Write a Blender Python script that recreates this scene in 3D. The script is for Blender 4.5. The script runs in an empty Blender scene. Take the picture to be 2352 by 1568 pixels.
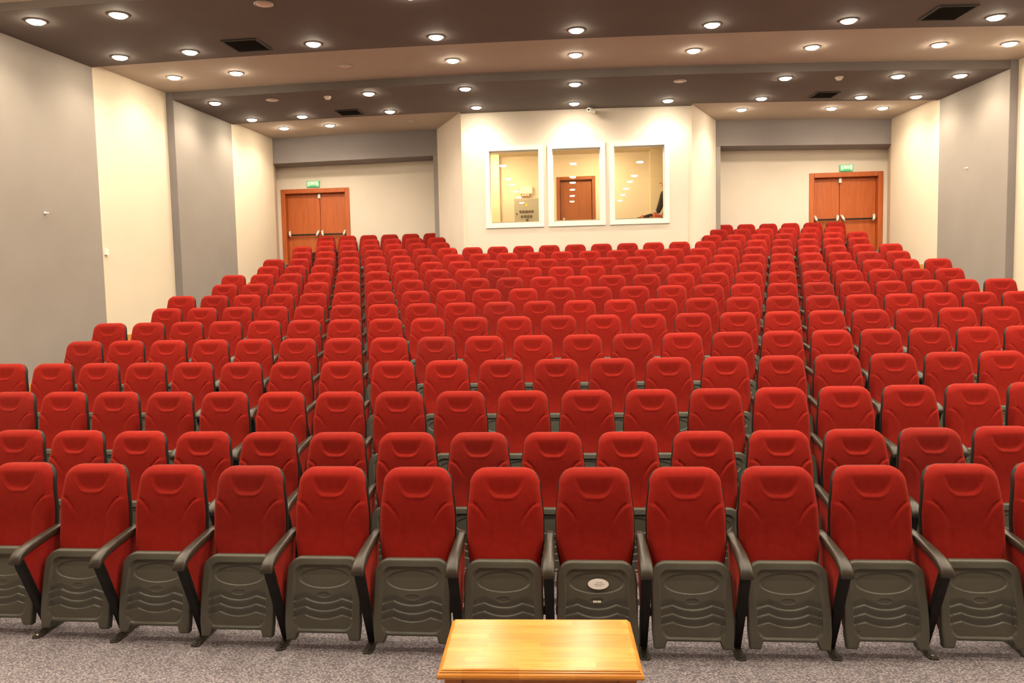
import bpy, bmesh, math, random
from mathutils import Vector, Matrix
random.seed(7)
PI = math.pi
SC = bpy.context.scene
COL = SC.collection

# ------------------------------------------------------------------ camera
YAW, PITCH, ROLL = 0.0839847, 0.0664343, -0.0210591
CAM = Vector((0.14676, 0.0, 2.165))
def cam_axes():
    cy, sy, cp, sp = math.cos(YAW), math.sin(YAW), math.cos(PITCH), math.sin(PITCH)
    Rz = Matrix(((cy, sy, 0), (-sy, cy, 0), (0, 0, 1)))
    M = Matrix(((1, 0, 0), (0, -sp, -cp), (0, cp, -sp))) @ Rz       # rows: right, down, forward
    c, s = math.cos(ROLL), math.sin(ROLL)
    return Matrix(((c, -s, 0), (s, c, 0), (0, 0, 1))) @ M
_m = cam_axes()
cd = bpy.data.cameras.new('camera')
cam = bpy.data.objects.new('camera', cd)
COL.objects.link(cam)
R3 = Matrix((_m[0], -Vector(_m[1]), -Vector(_m[2]))).transposed()
cam.matrix_world = Matrix.Translation(CAM) @ R3.to_4x4()
cd.sensor_fit = 'HORIZONTAL'
cd.sensor_width = 36.0
cd.lens = 1600.0 / 2352.0 * 36.0
cd.clip_start, cd.clip_end = 0.05, 200
SC.camera = cam

# ------------------------------------------------------------------ world, view
w = bpy.data.worlds.new('world'); SC.world = w; w.use_nodes = True
w.node_tree.nodes['Background'].inputs[0].default_value = (0.02, 0.018, 0.015, 1)
w.node_tree.nodes['Background'].inputs[1].default_value = 0.3
SC.view_settings.view_transform = 'Standard'
SC.view_settings.look = 'None'
SC.view_settings.gamma = 1.0
SC.view_settings.use_curve_mapping = False
SC.view_settings.exposure = 0.28
SC.cycles.diffuse_bounces = 4
SC.cycles.glossy_bounces = 3
SC.cycles.transmission_bounces = 3
SC.cycles.max_bounces = 6
LAMP_COLOR = (1.0, 0.86, 0.65)
LAMP_STRENGTH = 140.0
BEAM_WATTS = 75.0
BOOTH_STRENGTH = 620.0

# ------------------------------------------------------------------ materials
def mat(name, color, rough=0.6, metal=0.0, spec=0.5, sheen=0.0, sheen_tint=None, emit=None, estr=0.0):
    m = bpy.data.materials.new(name); m.use_nodes = True
    b = m.node_tree.nodes['Principled BSDF']
    b.inputs['Base Color'].default_value = (*color, 1)
    b.inputs['Roughness'].default_value = rough
    b.inputs['Metallic'].default_value = metal
    b.inputs['Specular IOR Level'].default_value = spec
    if sheen:
        b.inputs['Sheen Weight'].default_value = sheen
        b.inputs['Sheen Roughness'].default_value = 0.4
        b.inputs['Sheen Tint'].default_value = (*(sheen_tint or (1, 1, 1)), 1)
    if emit:
        b.inputs['Emission Color'].default_value = (*emit, 1)
        b.inputs['Emission Strength'].default_value = estr
    return m
def nodes(m):
    nt = m.node_tree
    return nt, nt.nodes['Principled BSDF']
def N(nt, t, **kw):
    n = nt.nodes.new(t)
    for k, v in kw.items():
        setattr(n, k, v)
    return n
def noise_color(m, c0, c1, scale, detail=4, stretch=(1, 1, 1), bump=0.0, bscale=None, coord='Object'):
    nt, b = nodes(m)
    tc = N(nt, 'ShaderNodeTexCoord'); mp = N(nt, 'ShaderNodeMapping')
    mp.inputs['Scale'].default_value = stretch
    nt.links.new(tc.outputs[coord], mp.inputs[0])
    no = N(nt, 'ShaderNodeTexNoise'); no.inputs['Scale'].default_value = scale; no.inputs['Detail'].default_value = detail
    nt.links.new(mp.outputs[0], no.inputs['Vector'])
    cr = N(nt, 'ShaderNodeValToRGB')
    cr.color_ramp.elements[0].position = 0.32; cr.color_ramp.elements[1].position = 0.68
    cr.color_ramp.elements[0].color = (*c0, 1); cr.color_ramp.elements[1].color = (*c1, 1)
    nt.links.new(no.outputs['Fac'], cr.inputs[0])
    nt.links.new(cr.outputs[0], b.inputs['Base Color'])
    if bump:
        n2 = N(nt, 'ShaderNodeTexNoise'); n2.inputs['Scale'].default_value = bscale or scale * 4; n2.inputs['Detail'].default_value = 3
        nt.links.new(mp.outputs[0], n2.inputs['Vector'])
        bp = N(nt, 'ShaderNodeBump'); bp.inputs['Strength'].default_value = bump; bp.inputs['Distance'].default_value = 0.004
        nt.links.new(n2.outputs['Fac'], bp.inputs['Height'])
        nt.links.new(bp.outputs[0], b.inputs['Normal'])
    return m
def velvet(name, c0, c1):
    m = mat(name, c0, 0.9, spec=0.15, sheen=0.30, sheen_tint=(1.0, 0.20, 0.12))
    noise_color(m, c0, c1, 26, 5, bump=0.35, bscale=420)
    nt, b = nodes(m)
    oi = N(nt, 'ShaderNodeObjectInfo'); mr = N(nt, 'ShaderNodeMapRange')
    mr.inputs['To Min'].default_value = 0.9; mr.inputs['To Max'].default_value = 1.08
    nt.links.new(oi.outputs['Random'], mr.inputs['Value'])
    hs = N(nt, 'ShaderNodeHueSaturation')
    src = b.inputs['Base Color'].links[0].from_socket
    nt.links.new(src, hs.inputs['Color']); nt.links.new(mr.outputs[0], hs.inputs['Value'])
    nt.links.new(hs.outputs[0], b.inputs['Base Color'])
    return m
M = {}
M['red'] = velvet('red_upholstery', (0.255, 0.0115, 0.0068), (0.29, 0.0135, 0.0085))
M['dull_red'] = velvet('faded_red_upholstery', (0.222, 0.012, 0.008), (0.252, 0.014, 0.0095))
M['panel_red'] = velvet('red_side_fabric', (0.25, 0.011, 0.009), (0.29, 0.013, 0.010))
M['plastic'] = noise_color(mat('olive_grey_plastic', (0.10, 0.09, 0.07), 0.42), (0.074, 0.072, 0.057), (0.088, 0.085, 0.068), 6, bump=0.12, bscale=500)
M['shell'] = noise_color(mat('charcoal_plastic', (0.018, 0.016, 0.014), 0.5, spec=0.25), (0.015, 0.0135, 0.012), (0.021, 0.019, 0.017), 8, bump=0.1, bscale=400)
M['arm'] = noise_color(mat('dark_brown_armrest', (0.05, 0.04, 0.03), 0.36), (0.030, 0.023, 0.016), (0.042, 0.033, 0.024), 10, bump=0.08, bscale=300)
M['black'] = noise_color(mat('black_steel', (0.012, 0.011, 0.010), 0.55, spec=0.2), (0.008, 0.007, 0.006), (0.013, 0.011, 0.010), 12)
M['foot'] = noise_color(mat('olive_black_steel', (0.03, 0.028, 0.018), 0.4), (0.028, 0.026, 0.017), (0.045, 0.04, 0.028), 20)
M['bolt'] = mat('zinc_bolt', (0.6, 0.55, 0.45), 0.3, metal=0.9)
M['grey'] = noise_color(mat('grey_wall_fabric', (0.31, 0.278, 0.262), 0.9, spec=0.1), (0.298, 0.266, 0.240), (0.318, 0.286, 0.260), 1.3, 3, bump=0.06, bscale=160)
M['beamgrey'] = noise_color(mat('lilac_grey_paint', (0.25, 0.22, 0.22), 0.85, spec=0.1), (0.248, 0.22, 0.222), (0.264, 0.236, 0.238), 1.5)
M['darkgrey'] = noise_color(mat('mid_grey_paint', (0.20, 0.18, 0.175), 0.8, spec=0.2), (0.20, 0.18, 0.177), (0.215, 0.194, 0.19), 2)
M['cream'] = noise_color(mat('cream_wall_fabric', (0.74, 0.67, 0.55), 0.85, spec=0.15), (0.70, 0.61, 0.475), (0.72, 0.63, 0.495), 1.1, 3, bump=0.05, bscale=160)
M['backcream'] = noise_color(mat('pale_wall_paint', (0.72, 0.66, 0.56), 0.85, spec=0.15), (0.70, 0.625, 0.535), (0.73, 0.65, 0.56), 1.4, 3)
M['ceil_dark'] = noise_color(mat('dark_grey_ceiling_paint', (0.115, 0.10, 0.098), 0.85, spec=0.15), (0.15, 0.128, 0.118), (0.162, 0.139, 0.128), 1.2)
M['ceil_light'] = noise_color(mat('beige_ceiling_paint', (0.42, 0.37, 0.32), 0.85, spec=0.15), (0.49, 0.425, 0.36), (0.51, 0.445, 0.375), 1.2)
M['white'] = noise_color(mat('white_paint', (0.86, 0.84, 0.78), 0.5), (0.85, 0.83, 0.77), (0.88, 0.86, 0.80), 3)
M['offwhite'] = noise_color(mat('offwhite_plastic', (0.7, 0.64, 0.54), 0.5), (0.68, 0.62, 0.52), (0.72, 0.66, 0.56), 6)
M['silver'] = noise_color(mat('pale_metal_handle', (0.7, 0.68, 0.63), 0.35, metal=0.3), (0.68, 0.66, 0.6), (0.74, 0.72, 0.67), 8)
M['vent'] = mat('black_vent_metal', (0.02, 0.018, 0.013), 0.6)
M['deadlamp'] = mat('unlit_lamp_lens', (0.62, 0.5, 0.40), 0.35)
M['lens'] = mat('lit_lamp_lens', (0.9, 0.85, 0.7), 0.4, emit=LAMP_COLOR, estr=LAMP_STRENGTH)
M['booth_lens'] = mat('booth_lamp_lens', (0.9, 0.85, 0.7), 0.4, emit=(1.0, 0.74, 0.38), estr=BOOTH_STRENGTH)
M['rim'] = mat('lamp_rim_metal', (0.45, 0.42, 0.38), 0.35, metal=0.4)
M['rubber'] = mat('black_rubber', (0.01, 0.01, 0.01), 0.6)
def wood(name, c0, c1, rough, stretch, scale=3.0, spec=0.4):
    m = mat(name, c0, rough, spec=spec)
    noise_color(m, c0, c1, scale, 6, stretch)
    return m
M['doorwood'] = wood('cherry_door_veneer', (0.42, 0.095, 0.022), (0.50, 0.125, 0.031), 0.4, (6, 6, 0.6))
M['booth_door'] = wood('brown_door_veneer', (0.27, 0.08, 0.025), (0.33, 0.10, 0.032), 0.4, (6, 6, 0.6))
M['skirt'] = wood('orange_wood_skirting', (0.55, 0.24, 0.06), (0.66, 0.31, 0.09), 0.45, (4, 0.6, 4))
# table: glued strips of solid beech
def table_wood():
    m = mat('glued_beech_strips', (0.8, 0.42, 0.1), 0.22, spec=0.5)
    nt, b = nodes(m)
    tc = N(nt, 'ShaderNodeTexCoord')
    br = N(nt, 'ShaderNodeTexBrick'); br.offset = 0.37; br.offset_frequency = 2; br.squash = 1
    br.inputs['Scale'].default_value = 1.0
    br.inputs['Color1'].default_value = (0.63, 0.235, 0.036, 1)
    br.inputs['Color2'].default_value = (0.74, 0.325, 0.06, 1)
    br.inputs['Mortar'].default_value = (0.58, 0.22, 0.036, 1)
    br.inputs['Mortar Size'].default_value = 0.0006
    br.inputs['Brick Width'].default_value = 0.24; br.inputs['Row Height'].default_value = 0.042
    nt.links.new(tc.outputs['Object'], br.inputs['Vector'])
    mp = N(nt, 'ShaderNodeMapping'); mp.inputs['Scale'].default_value = (3, 40, 40)
    nt.links.new(tc.outputs['Object'], mp.inputs[0])
    no = N(nt, 'ShaderNodeTexNoise'); no.inputs['Scale'].default_value = 2.2; no.inputs['Detail'].default_value = 5
    nt.links.new(mp.outputs[0], no.inputs['Vector'])
    mx = N(nt, 'ShaderNodeMix'); mx.data_type = 'RGBA'; mx.blend_type = 'OVERLAY'; mx.inputs[0].default_value = 0.35
    nt.links.new(br.outputs['Color'], mx.inputs[6]); nt.links.new(no.outputs['Fac'], mx.inputs[7])
    nt.links.new(mx.outputs[2], b.inputs['Base Color'])
    return m
M['table'] = table_wood()
M['tableleg'] = wood('red_brown_table_leg', (0.40, 0.14, 0.03), (0.48, 0.18, 0.045), 0.3, (8, 8, 0.8))
def carpet():
    m = mat('grey_purple_carpet', (0.2, 0.17, 0.16), 0.95, spec=0.05)
    nt, b = nodes(m)
    tc = N(nt, 'ShaderNodeTexCoord'); mp = N(nt, 'ShaderNodeMapping')
    mp.inputs['Scale'].default_value = (70, 110, 70); mp.inputs['Rotation'].default_value = (0, 0, 0.5)
    nt.links.new(tc.outputs['Object'], mp.inputs[0])
    vo = N(nt, 'ShaderNodeTexVoronoi'); vo.inputs['Scale'].default_value = 1.0
    nt.links.new(mp.outputs[0], vo.inputs['Vector'])
    no = N(nt, 'ShaderNodeTexNoise'); no.inputs['Scale'].default_value = 1.7; no.inputs['Detail'].default_value = 2
    nt.links.new(mp.outputs[0], no.inputs['Vector'])
    cr = N(nt, 'ShaderNodeValToRGB')
    e = cr.color_ramp.elements
    e[0].position = 0.05; e[0].color = (0.58, 0.53, 0.54, 1)
    e[1].position = 0.75; e[1].color = (0.145, 0.13, 0.15, 1)
    x = e.new(0.35); x.color = (0.28, 0.25, 0.27, 1)
    nt.links.new(vo.outputs['Distance'], cr.inputs[0])
    mx = N(nt, 'ShaderNodeMix'); mx.data_type = 'RGBA'; mx.blend_type = 'MULTIPLY'; mx.inputs[0].default_value = 0.5
    nt.links.new(cr.outputs[0], mx.inputs[6]); nt.links.new(no.outputs['Color'], mx.inputs[7])
    nt.links.new(cr.outputs[0], b.inputs['Base Color'])
    bp = N(nt, 'ShaderNodeBump'); bp.inputs['Strength'].default_value = 0.6; bp.inputs['Distance'].default_value = 0.004
    bp.invert = True
    nt.links.new(vo.outputs['Distance'], bp.inputs['Height']); nt.links.new(bp.outputs[0], b.inputs['Normal'])
    return m
M['carpet'] = carpet()
def pane_glass():
    m = bpy.data.materials.new('window_glass'); m.use_nodes = True
    nt = m.node_tree; nt.nodes.clear()
    o = N(nt, 'ShaderNodeOutputMaterial'); t = N(nt, 'ShaderNodeBsdfTransparent'); g = N(nt, 'ShaderNodeBsdfGlossy')
    t.inputs[0].default_value = (0.97, 0.97, 0.95, 1); g.inputs['Roughness'].default_value = 0.0
    f = N(nt, 'ShaderNodeFresnel'); f.inputs['IOR'].default_value = 1.6
    mx = N(nt, 'ShaderNodeMixShader')
    nt.links.new(f.outputs[0], mx.inputs[0]); nt.links.new(t.outputs[0], mx.inputs[1]); nt.links.new(g.outputs[0], mx.inputs[2])
    nt.links.new(mx.outputs[0], o.inputs[0])
    return m
M['glass'] = pane_glass()

# ------------------------------------------------------------------ mesh helpers
def mesh_from(name, verts, faces, mats, smooth=False, mi=None):
    me = bpy.data.meshes.new(name)
    me.from_pydata([tuple(v) for v in verts], [], faces)
    for m in (mats if isinstance(mats, (list, tuple)) else [mats]):
        me.materials.append(m)
    if mi:
        me.polygons.foreach_set('material_index', mi)
    if smooth:
        me.polygons.foreach_set('use_smooth', [True] * len(me.polygons))
    bm = bmesh.new(); bm.from_mesh(me)
    bmesh.ops.recalc_face_normals(bm, faces=bm.faces[:])
    bm.to_mesh(me); bm.free()
    me.update()
    return me
def put(name, me, parent=None, loc=(0, 0, 0), rot=(0, 0, 0)):
    o = bpy.data.objects.new(name, me); COL.objects.link(o)
    o.location = loc; o.rotation_euler = rot
    if parent: o.parent = parent
    return o
def thing(name, label, cat, loc=(0, 0, 0), group=None, rot=(0, 0, 0)):
    o = bpy.data.objects.new(name, None); COL.objects.link(o)
    o.empty_display_size = 0.1; o.location = loc; o.rotation_euler = rot
    return tag(o, label, cat, group)
def tag(o, label, cat, group=None):
    o['label'] = label; o['category'] = cat
    if group: o['group'] = group
    return o
def structure(o):
    o['kind'] = 'structure'; return o
class MB:
    """collects closed shapes into one mesh"""
    def __init__(s): s.v = []; s.f = []; s.mi = []; s.cur = 0
    def add(s, vs, fs):
        n = len(s.v); s.v += [tuple(x) for x in vs]; s.f += [tuple(i + n for i in f) for f in fs]; s.mi += [s.cur] * len(fs); return s
    def box(s, x0, x1, y0, y1, z0, z1):
        v = [(x, y, z) for x in (x0, x1) for y in (y0, y1) for z in (z0, z1)]
        return s.add(v, [(0, 1, 3, 2), (4, 6, 7, 5), (0, 4, 5, 1), (2, 3, 7, 6), (0, 2, 6, 4), (1, 5, 7, 3)])
    def prism(s, poly, axis, a, b):
        """poly: 2-D points in the two other axes; extruded from a to b along axis"""
        def p(q, t):
            return {'x': (t, q[0], q[1]), 'y': (q[0], t, q[1]), 'z': (q[0], q[1], t)}[axis]
        n = len(poly)
        v = [p(q, a) for q in poly] + [p(q, b) for q in poly]
        f = [tuple(range(n)), tuple(range(2 * n - 1, n - 1, -1))] + [(i, (i + 1) % n, n + (i + 1) % n, n + i) for i in range(n)]
        return s.add(v, f)
    def lathe(s, prof, c=(0, 0, 0), n=24, axis='z'):
        v = []; f = []
        for (r, h) in prof:
            for k in range(n):
                a = 2 * PI * k / n; q = (r * math.cos(a), r * math.sin(a), h)
                if axis == 'y': q = (q[0], q[2], q[1])
                if axis == 'x': q = (q[2], q[0], q[1])
                v.append((q[0] + c[0], q[1] + c[1], q[2] + c[2]))
        m = len(prof)
        for i in range(m - 1):
            for k in range(n):
                f.append((i * n + k, i * n + (k + 1) % n, (i + 1) * n + (k + 1) % n, (i + 1) * n + k))
        f.append(tuple(range(n))); f.append(tuple((m - 1) * n + k for k in range(n)))
        return s.add(v, f)
    def sweep(s, pts, n=10, power=0.5, up=Vector((0, 0, 1))):
        """pts: (pos, half width along side, half thickness); rounded-rectangle rings"""
        v = []; f = []; P = [Vector(p[0]) for p in pts]
        for i, (p, wd, th) in enumerate(pts):
            d = (P[min(i + 1, len(P) - 1)] - P[max(i - 1, 0)]).normalized()
            sd = d.cross(up)
            sd = sd.normalized() if sd.length > 1e-6 else Vector((1, 0, 0))
            u = sd.cross(d).normalized()
            for k in range(n):
                a = 2 * PI * (k + 0.5) / n; c_, s_ = math.cos(a), math.sin(a)
                x = math.copysign(abs(c_) ** power, c_) * wd; y = math.copysign(abs(s_) ** power, s_) * th
                v.append(P[i] + sd * x + u * y)
        m = len(pts)
        for i in range(m - 1):
            for k in range(n):
                f.append((i * n + k, i * n + (k + 1) % n, (i + 1) * n + (k + 1) % n, (i + 1) * n + k))
        f.append(tuple(range(n))); f.append(tuple((m - 1) * n + k for k in range(n)))
        return s.add(v, f)
    def mesh(s, name, mats, smooth=False):
        return mesh_from(name, s.v, s.f, mats, smooth, s.mi if isinstance(mats, (list, tuple)) else None)
def bevelled(me, width=0.004, seg=2, angle=0.6):
    bm = bmesh.new(); bm.from_mesh(me)
    ed = [e for e in bm.edges if len(e.link_faces) == 2 and e.calc_face_angle(0) > angle]
    bmesh.ops.bevel(bm, geom=ed, offset=width, segments=seg, affect='EDGES', profile=0.5)
    bm.to_mesh(me); bm.free(); me.update(); return me
def smoothstep(a, b, x):
    t = min(1.0, max(0.0, (x - a) / (b - a))); return t * t * (3 - 2 * t)

# ------------------------------------------------------------------ hall dimensions (metres, floor of the first row at z = 0)
ROW_Y = [4.31, 5.209, 6.109, 7.01, 7.904, 8.811, 9.726, 10.632, 11.531, 12.437, 13.35, 14.267, 15.159, 15.994, 16.769, 17.50]
ROW_Z = [0, 0.046, 0.242, 0.436, 0.628, 0.82, 1.0, 1.188, 1.383, 1.576, 1.765, 1.955, 2.152, 2.339, 2.527, 2.699]
XL, XR, XLI, XRI = -7.40, 7.84, -7.26, 7.71          # side walls: front part, then the inset rear portal
Y_FRONT, Y_B1, Y_B2, Y_B3, Y_B4, Y_BEAM, Y_WALL = -4.5, 8.29, 10.80, 12.854, 15.2, 17.29, 17.9
BOOTH_Y, BXL, BXR, BXLb, BXRb = 15.42, -2.17, 2.79, -3.06, 3.68
def row_curve(s):
    return 0.01344 * s * s + 0.00033 * s ** 3 - 0.000094 * s ** 4
def damp(n):
    return 1.0 if n <= 8 else max(0.3, 1.0 - 0.14 * (n - 8))
def seat_pos(n, s):
    """seat position in row n (1-based) at lateral offset s"""
    x, y = seat_x(s) + SHIFT.get(n, 0) + (0 if n < 14 else math.copysign(0.03, s)), ROW_Y[n - 1] + row_curve(s)
    y2 = ROW_Y[n - 1] + damp(n) * row_curve(s)
    return CAM.x + (x - CAM.x) * y2 / y, y2
SHIFT = {14: 0.0, 15: 0.04, 16: 0.065}
def seat_x(s):
    return s * (1 - 0.00147 * s - 0.000671 * s * s + 0.0000136 * s ** 4)
def ceil_dz(x):
    t = x - XL; return 0.0245 * t - 0.002154 * t * t
def c0(y): return 5.72 + 0.0 * y
def c1(y): return 5.813 + 0.064 * (y - 8.988)
def c2(y): return c1(y) + 0.05
def c3(y): return 5.965 + 0.045 * (y - 12.854)
def c4(y): return c3(y) + 0.05

# ------------------------------------------------------------------ floor and tiers
XS = [XL + (XR - XL) * i / 40 for i in range(41)]
fl = MB()
fl.box(XL - 0.2, XR + 0.2, Y_FRONT - 0.2, ROW_Y[1] + 0.6, -0.2, 0.0)
structure(put('floor', fl.mesh('floor', M['carpet'])))
tiers = MB()
def riser_y(n, x):
    return ROW_Y[n] - 0.46 + damp(n + 1) * max(-0.05, row_curve(x))
for n in range(1, 16):
    z0, z1 = -0.15, ROW_Z[n]
    vs = []
    for x in XS:
        ya = riser_y(n, x); yb = (riser_y(n + 1, x) + 0.02) if n < 15 else Y_WALL + 0.1
        vs += [(x, ya, z0), (x, ya, z1), (x, yb, z1), (x, yb, z0)]
    fs = []
    for i in range(len(XS) - 1):
        a, b = i * 4, i * 4 + 4
        for k in range(4):
            fs.append((a + k, a + (k + 1) % 4, b + (k + 1) % 4, b + k))
    fs += [(0, 1, 2, 3), tuple(len(vs) - 4 + k for k in range(4))]
    tiers.add(vs, fs)
structure(put('floor_tiers', tiers.mesh('floor_tiers', M['carpet'])))

# ------------------------------------------------------------------ ceiling bands
def ceiling_band(y0, y1, f, m, ny=1, xa=XL - 0.1, xb=XR + 0.1, th=0.25):
    xs = [xa + (xb - xa) * i / 30 for i in range(31)]
    vs = []; fs = []
    for x in xs:
        for (y, dz) in ((y0, 0), (y1, 0), (y1, th), (y0, th)):
            vs.append((x, y, f(y) + ceil_dz(min(max(x, XL), XR)) + dz))
    for i in range(30):
        for k in range(4):
            fs.append((4 * i + k, 4 * i + (k + 1) % 4, 4 * i + 4 + (k + 1) % 4, 4 * i + 4 + k))
    fs += [(0, 1, 2, 3), (120, 121, 122, 123)]
    return structure(put('ceiling', mesh_from('ceiling', vs, fs, m)))
ceiling_band(Y_FRONT - 0.2, Y_B1, lambda y: c1(Y_B1) + 0.10, M['ceil_light'])
ceiling_band(Y_B1, Y_B2, c1, M['ceil_dark'])
ceiling_band(Y_B2, Y_B3 + 0.1, c2, M['ceil_light'])
ceiling_band(Y_B3, Y_B4, c3, M['ceil_dark'], th=0.35)
ceiling_band(Y_B4, BOOTH_Y + 0.05, c3, M['ceil_dark'], xa=BXL, xb=BXR, th=0.04)
ceiling_band(Y_B4, Y_WALL + 0.3, c4, M['ceil_light'])

# ------------------------------------------------------------------ side, front and back walls
def side_wall(name, x, xi, sgn):
    b = MB(); T = 0.25; H = 6.6
    def seg(y0, y1, xx, mi):
        b.cur = mi
        a, c = (xx - T, xx) if sgn < 0 else (xx, xx + T)
        b.box(a, c, y0, y1, -0.2, H)
    seg(Y_FRONT - 0.2, Y_B1, x, 1)
    seg(Y_B1, Y_B2, x, 0)
    seg(Y_B2, Y_B3 + 0.02, x, 1)
    # return face of the inset portal, then grey and cream lengths of the rear wall
    b.cur = 2
    a, c = sorted((x - sgn * 0.0, xi))
    if sgn < 0: b.box(x - 0.25, xi, Y_B3 - 0.006, Y_B3 + 0.012, -0.2, H)
    else: b.box(xi, x + 0.25, Y_B3 - 0.006, Y_B3 + 0.012, -0.2, H)
    seg(Y_B3 + 0.012, Y_B4 - 0.06, xi, 0)
    seg(Y_B4 - 0.06, Y_BEAM, xi, 1)
    # the last length behind the bulkhead opens out a little towards the rear corner
    b.cur = 1
    xe = xi + sgn * 0.20
    b.prism([(xi, Y_BEAM), (xe, Y_WALL + 0.02), (xe, Y_WALL + 0.3), (xe + sgn * 0.25, Y_WALL + 0.3), (xi + sgn * 0.25, Y_BEAM)], 'z', -0.2, H)
    return structure(put(name, b.mesh(name, [M['grey'], M['cream'], M['darkgrey']])))
side_wall('wall_left', XL, XLI, -1)
side_wall('wall_right', XR, XRI, 1)
structure(put('wall_front', MB().box(XL - 0.3, XR + 0.3, Y_FRONT - 0.3, Y_FRONT, -0.2, 6.6).mesh('wall_front', M['cream'])))
# rear wall of the hall, with openings for the two doors and for the booth's own door
D1 = (-7.235, -5.635, 4.925)       # opening of the door in the left corner (x0, x1, top)
D2 = (6.17, 7.685, 4.875)
D3 = (-0.06, 0.745, 5.03)
zb = ROW_Z[15]
wb = MB()
def wall_piece(x0, x1, z0, z1): wb.box(x0, x1, Y_WALL, Y_WALL + 0.3, z0, z1)
G = 0.05
edges = [XLI - 0.4, D1[0] - G, D1[1] + G, D3[0] - G, D3[1] + G, D2[0] - G, D2[1] + G, XRI + 0.4]
wall_piece(edges[0], edges[1], -0.2, 6.6); wall_piece(edges[2], edges[3], -0.2, 6.6)
wall_piece(edges[4], edges[5], -0.2, 6.6); wall_piece(edges[6], edges[7], -0.2, 6.6)
for d in (D1, D2, D3): wall_piece(d[0] - G, d[1] + G, d[2] + G, 6.6)
wall_piece(D1[0] - G, D1[1] + G, -0.2, zb); wall_piece(D2[0] - G, D2[1] + G, -0.2, zb); wall_piece(D3[0] - G, D3[1] + G, -0.2, 2.92)
structure(put('wall_back', wb.mesh('wall_back', M['backcream'])))
# grey bulkhead beams over the two rear doors, and the slim grey posts beside the booth
def beam(name, x0, x1, z0a, z0b):
    b = MB()
    vs = []
    for y in (Y_BEAM, Y_WALL):
        vs += [(x0, y, z0a), (x1, y, z0b), (x1, y, 6.45), (x0, y, 6.45)]
    b.add(vs, [(0, 1, 2, 3), (4, 5, 6, 7), (0, 1, 5, 4), (1, 2, 6, 5), (2, 3, 7, 6), (3, 0, 4, 7)])
    structure(put(name, b.mesh(name, M['beamgrey'])))
beam('trim_1', XLI - 0.15, BXLb + 0.02, 5.595, 5.65)
beam('trim_2', BXRb - 0.02, XRI + 0.15, 5.62, 5.51)
structure(put('trim_3', MB().box(BXLb - 0.115, BXLb + 0.03, Y_BEAM + 0.02, Y_WALL, zb, 5.66).mesh('trim_3', M['grey'])))
structure(put('trim_4', MB().box(BXRb - 0.03, BXRb + 0.115, Y_BEAM + 0.02, Y_WALL, zb, 5.63).mesh('trim_4', M['grey'])))

# stepped wooden skirting along both side walls
def skirting(name, x, xi, sgn, h):
    b = MB()
    def piece(xx, y0, y1, z):
        b.box(*(sorted((xx, xx - sgn * 0.025))), y0, y1, z - 0.25, z + h)
    b2 = [(Y_FRONT, riser_y(1, x) - 0.05, 0.0)]
    for n in range(1, 16):
        b2.append((riser_y(n, x) - 0.05, riser_y(n + 1, x) - 0.05 if n < 15 else Y_WALL, ROW_Z[n]))
    for (y0, y1, z) in b2:
        if y1 <= Y_B3: piece(x, y0, y1, z)
        elif y0 >= Y_B3: piece(xi, y0, y1, z)
        else: piece(x, y0, Y_B3, z); piece(xi, Y_B3 - 0.025, y1, z)
    structure(put(name, b.mesh(name, M['skirt'])))
skirting('baseboard_left', XL, XLI, -1, 0.25)
skirting('baseboard_right', XR, XRI, 1, 0.30)

# ------------------------------------------------------------------ control booth
W1, W2, W3 = (-1.668, -0.387), (-0.291, 0.950), (1.044, 2.317)
WZ0, WZ1, FW = 3.645, 5.415, 0.10
BOOTH_FLOOR = 2.95
bw = MB(); ya, yb = BOOTH_Y, BOOTH_Y + 0.16
holes = [(a + 0.05, b - 0.05) for a, b in (W1, W2, W3)]
xs = [BXL] + [v for h in holes for v in h] + [BXR]
for i in range(0, len(xs), 2): bw.box(xs[i], xs[i + 1], ya, yb, 1.8, 6.4)
for a, b in holes:
    bw.box(a, b, ya, yb, 1.8, WZ0 + 0.05); bw.box(a, b, ya, yb, WZ1 - 0.05, 6.4)
structure(put('wall_booth_front', bw.mesh('wall_booth_front', M['backcream'])))
for (nm, xa, xb, s) in (('wall_booth_left', BXL, BXLb, 1), ('wall_booth_right', BXR, BXRb, -1)):
    bs = MB().prism([(xa, ya), (xb, Y_WALL if False else Y_BEAM), (xb, Y_WALL), (xb + s * 0.16, Y_WALL), (xb + s * 0.16, Y_BEAM + 0.05), (xa + s * 0.16, yb)], 'z', 1.8, 6.4)
    structure(put(nm, bs.mesh(nm, M['backcream'])))
structure(put('floor_booth', MB().prism([(BXL + 0.1, yb), (BXR - 0.1, yb), (BXRb - 0.16, Y_BEAM), (BXRb - 0.16, Y_WALL), (BXLb + 0.16, Y_WALL), (BXLb + 0.16, Y_BEAM)], 'z', 2.75, BOOTH_FLOOR).mesh('floor_booth', M['carpet'])))
structure(put('ceiling_booth', MB().prism([(BXL + 0.1, yb), (BXR - 0.1, yb), (BXRb - 0.16, Y_BEAM), (BXRb - 0.16, Y_WALL), (BXLb + 0.16, Y_WALL), (BXLb + 0.16, Y_BEAM)], 'z', 5.67, 5.75).mesh('ceiling_booth', M['cream'])))
# slim corner beads on the booth's front edges
structure(put('trim_5', MB().box(BXL - 0.004, BXL + 0.055, ya - 0.012, ya + 0.01, 2.1, 6.12).mesh('trim_5', M['cream'])))
structure(put('trim_6', MB().box(BXR - 0.055, BXR + 0.004, ya - 0.012, ya + 0.01, 2.1, 6.08).mesh('trim_6', M['cream'])))
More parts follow.
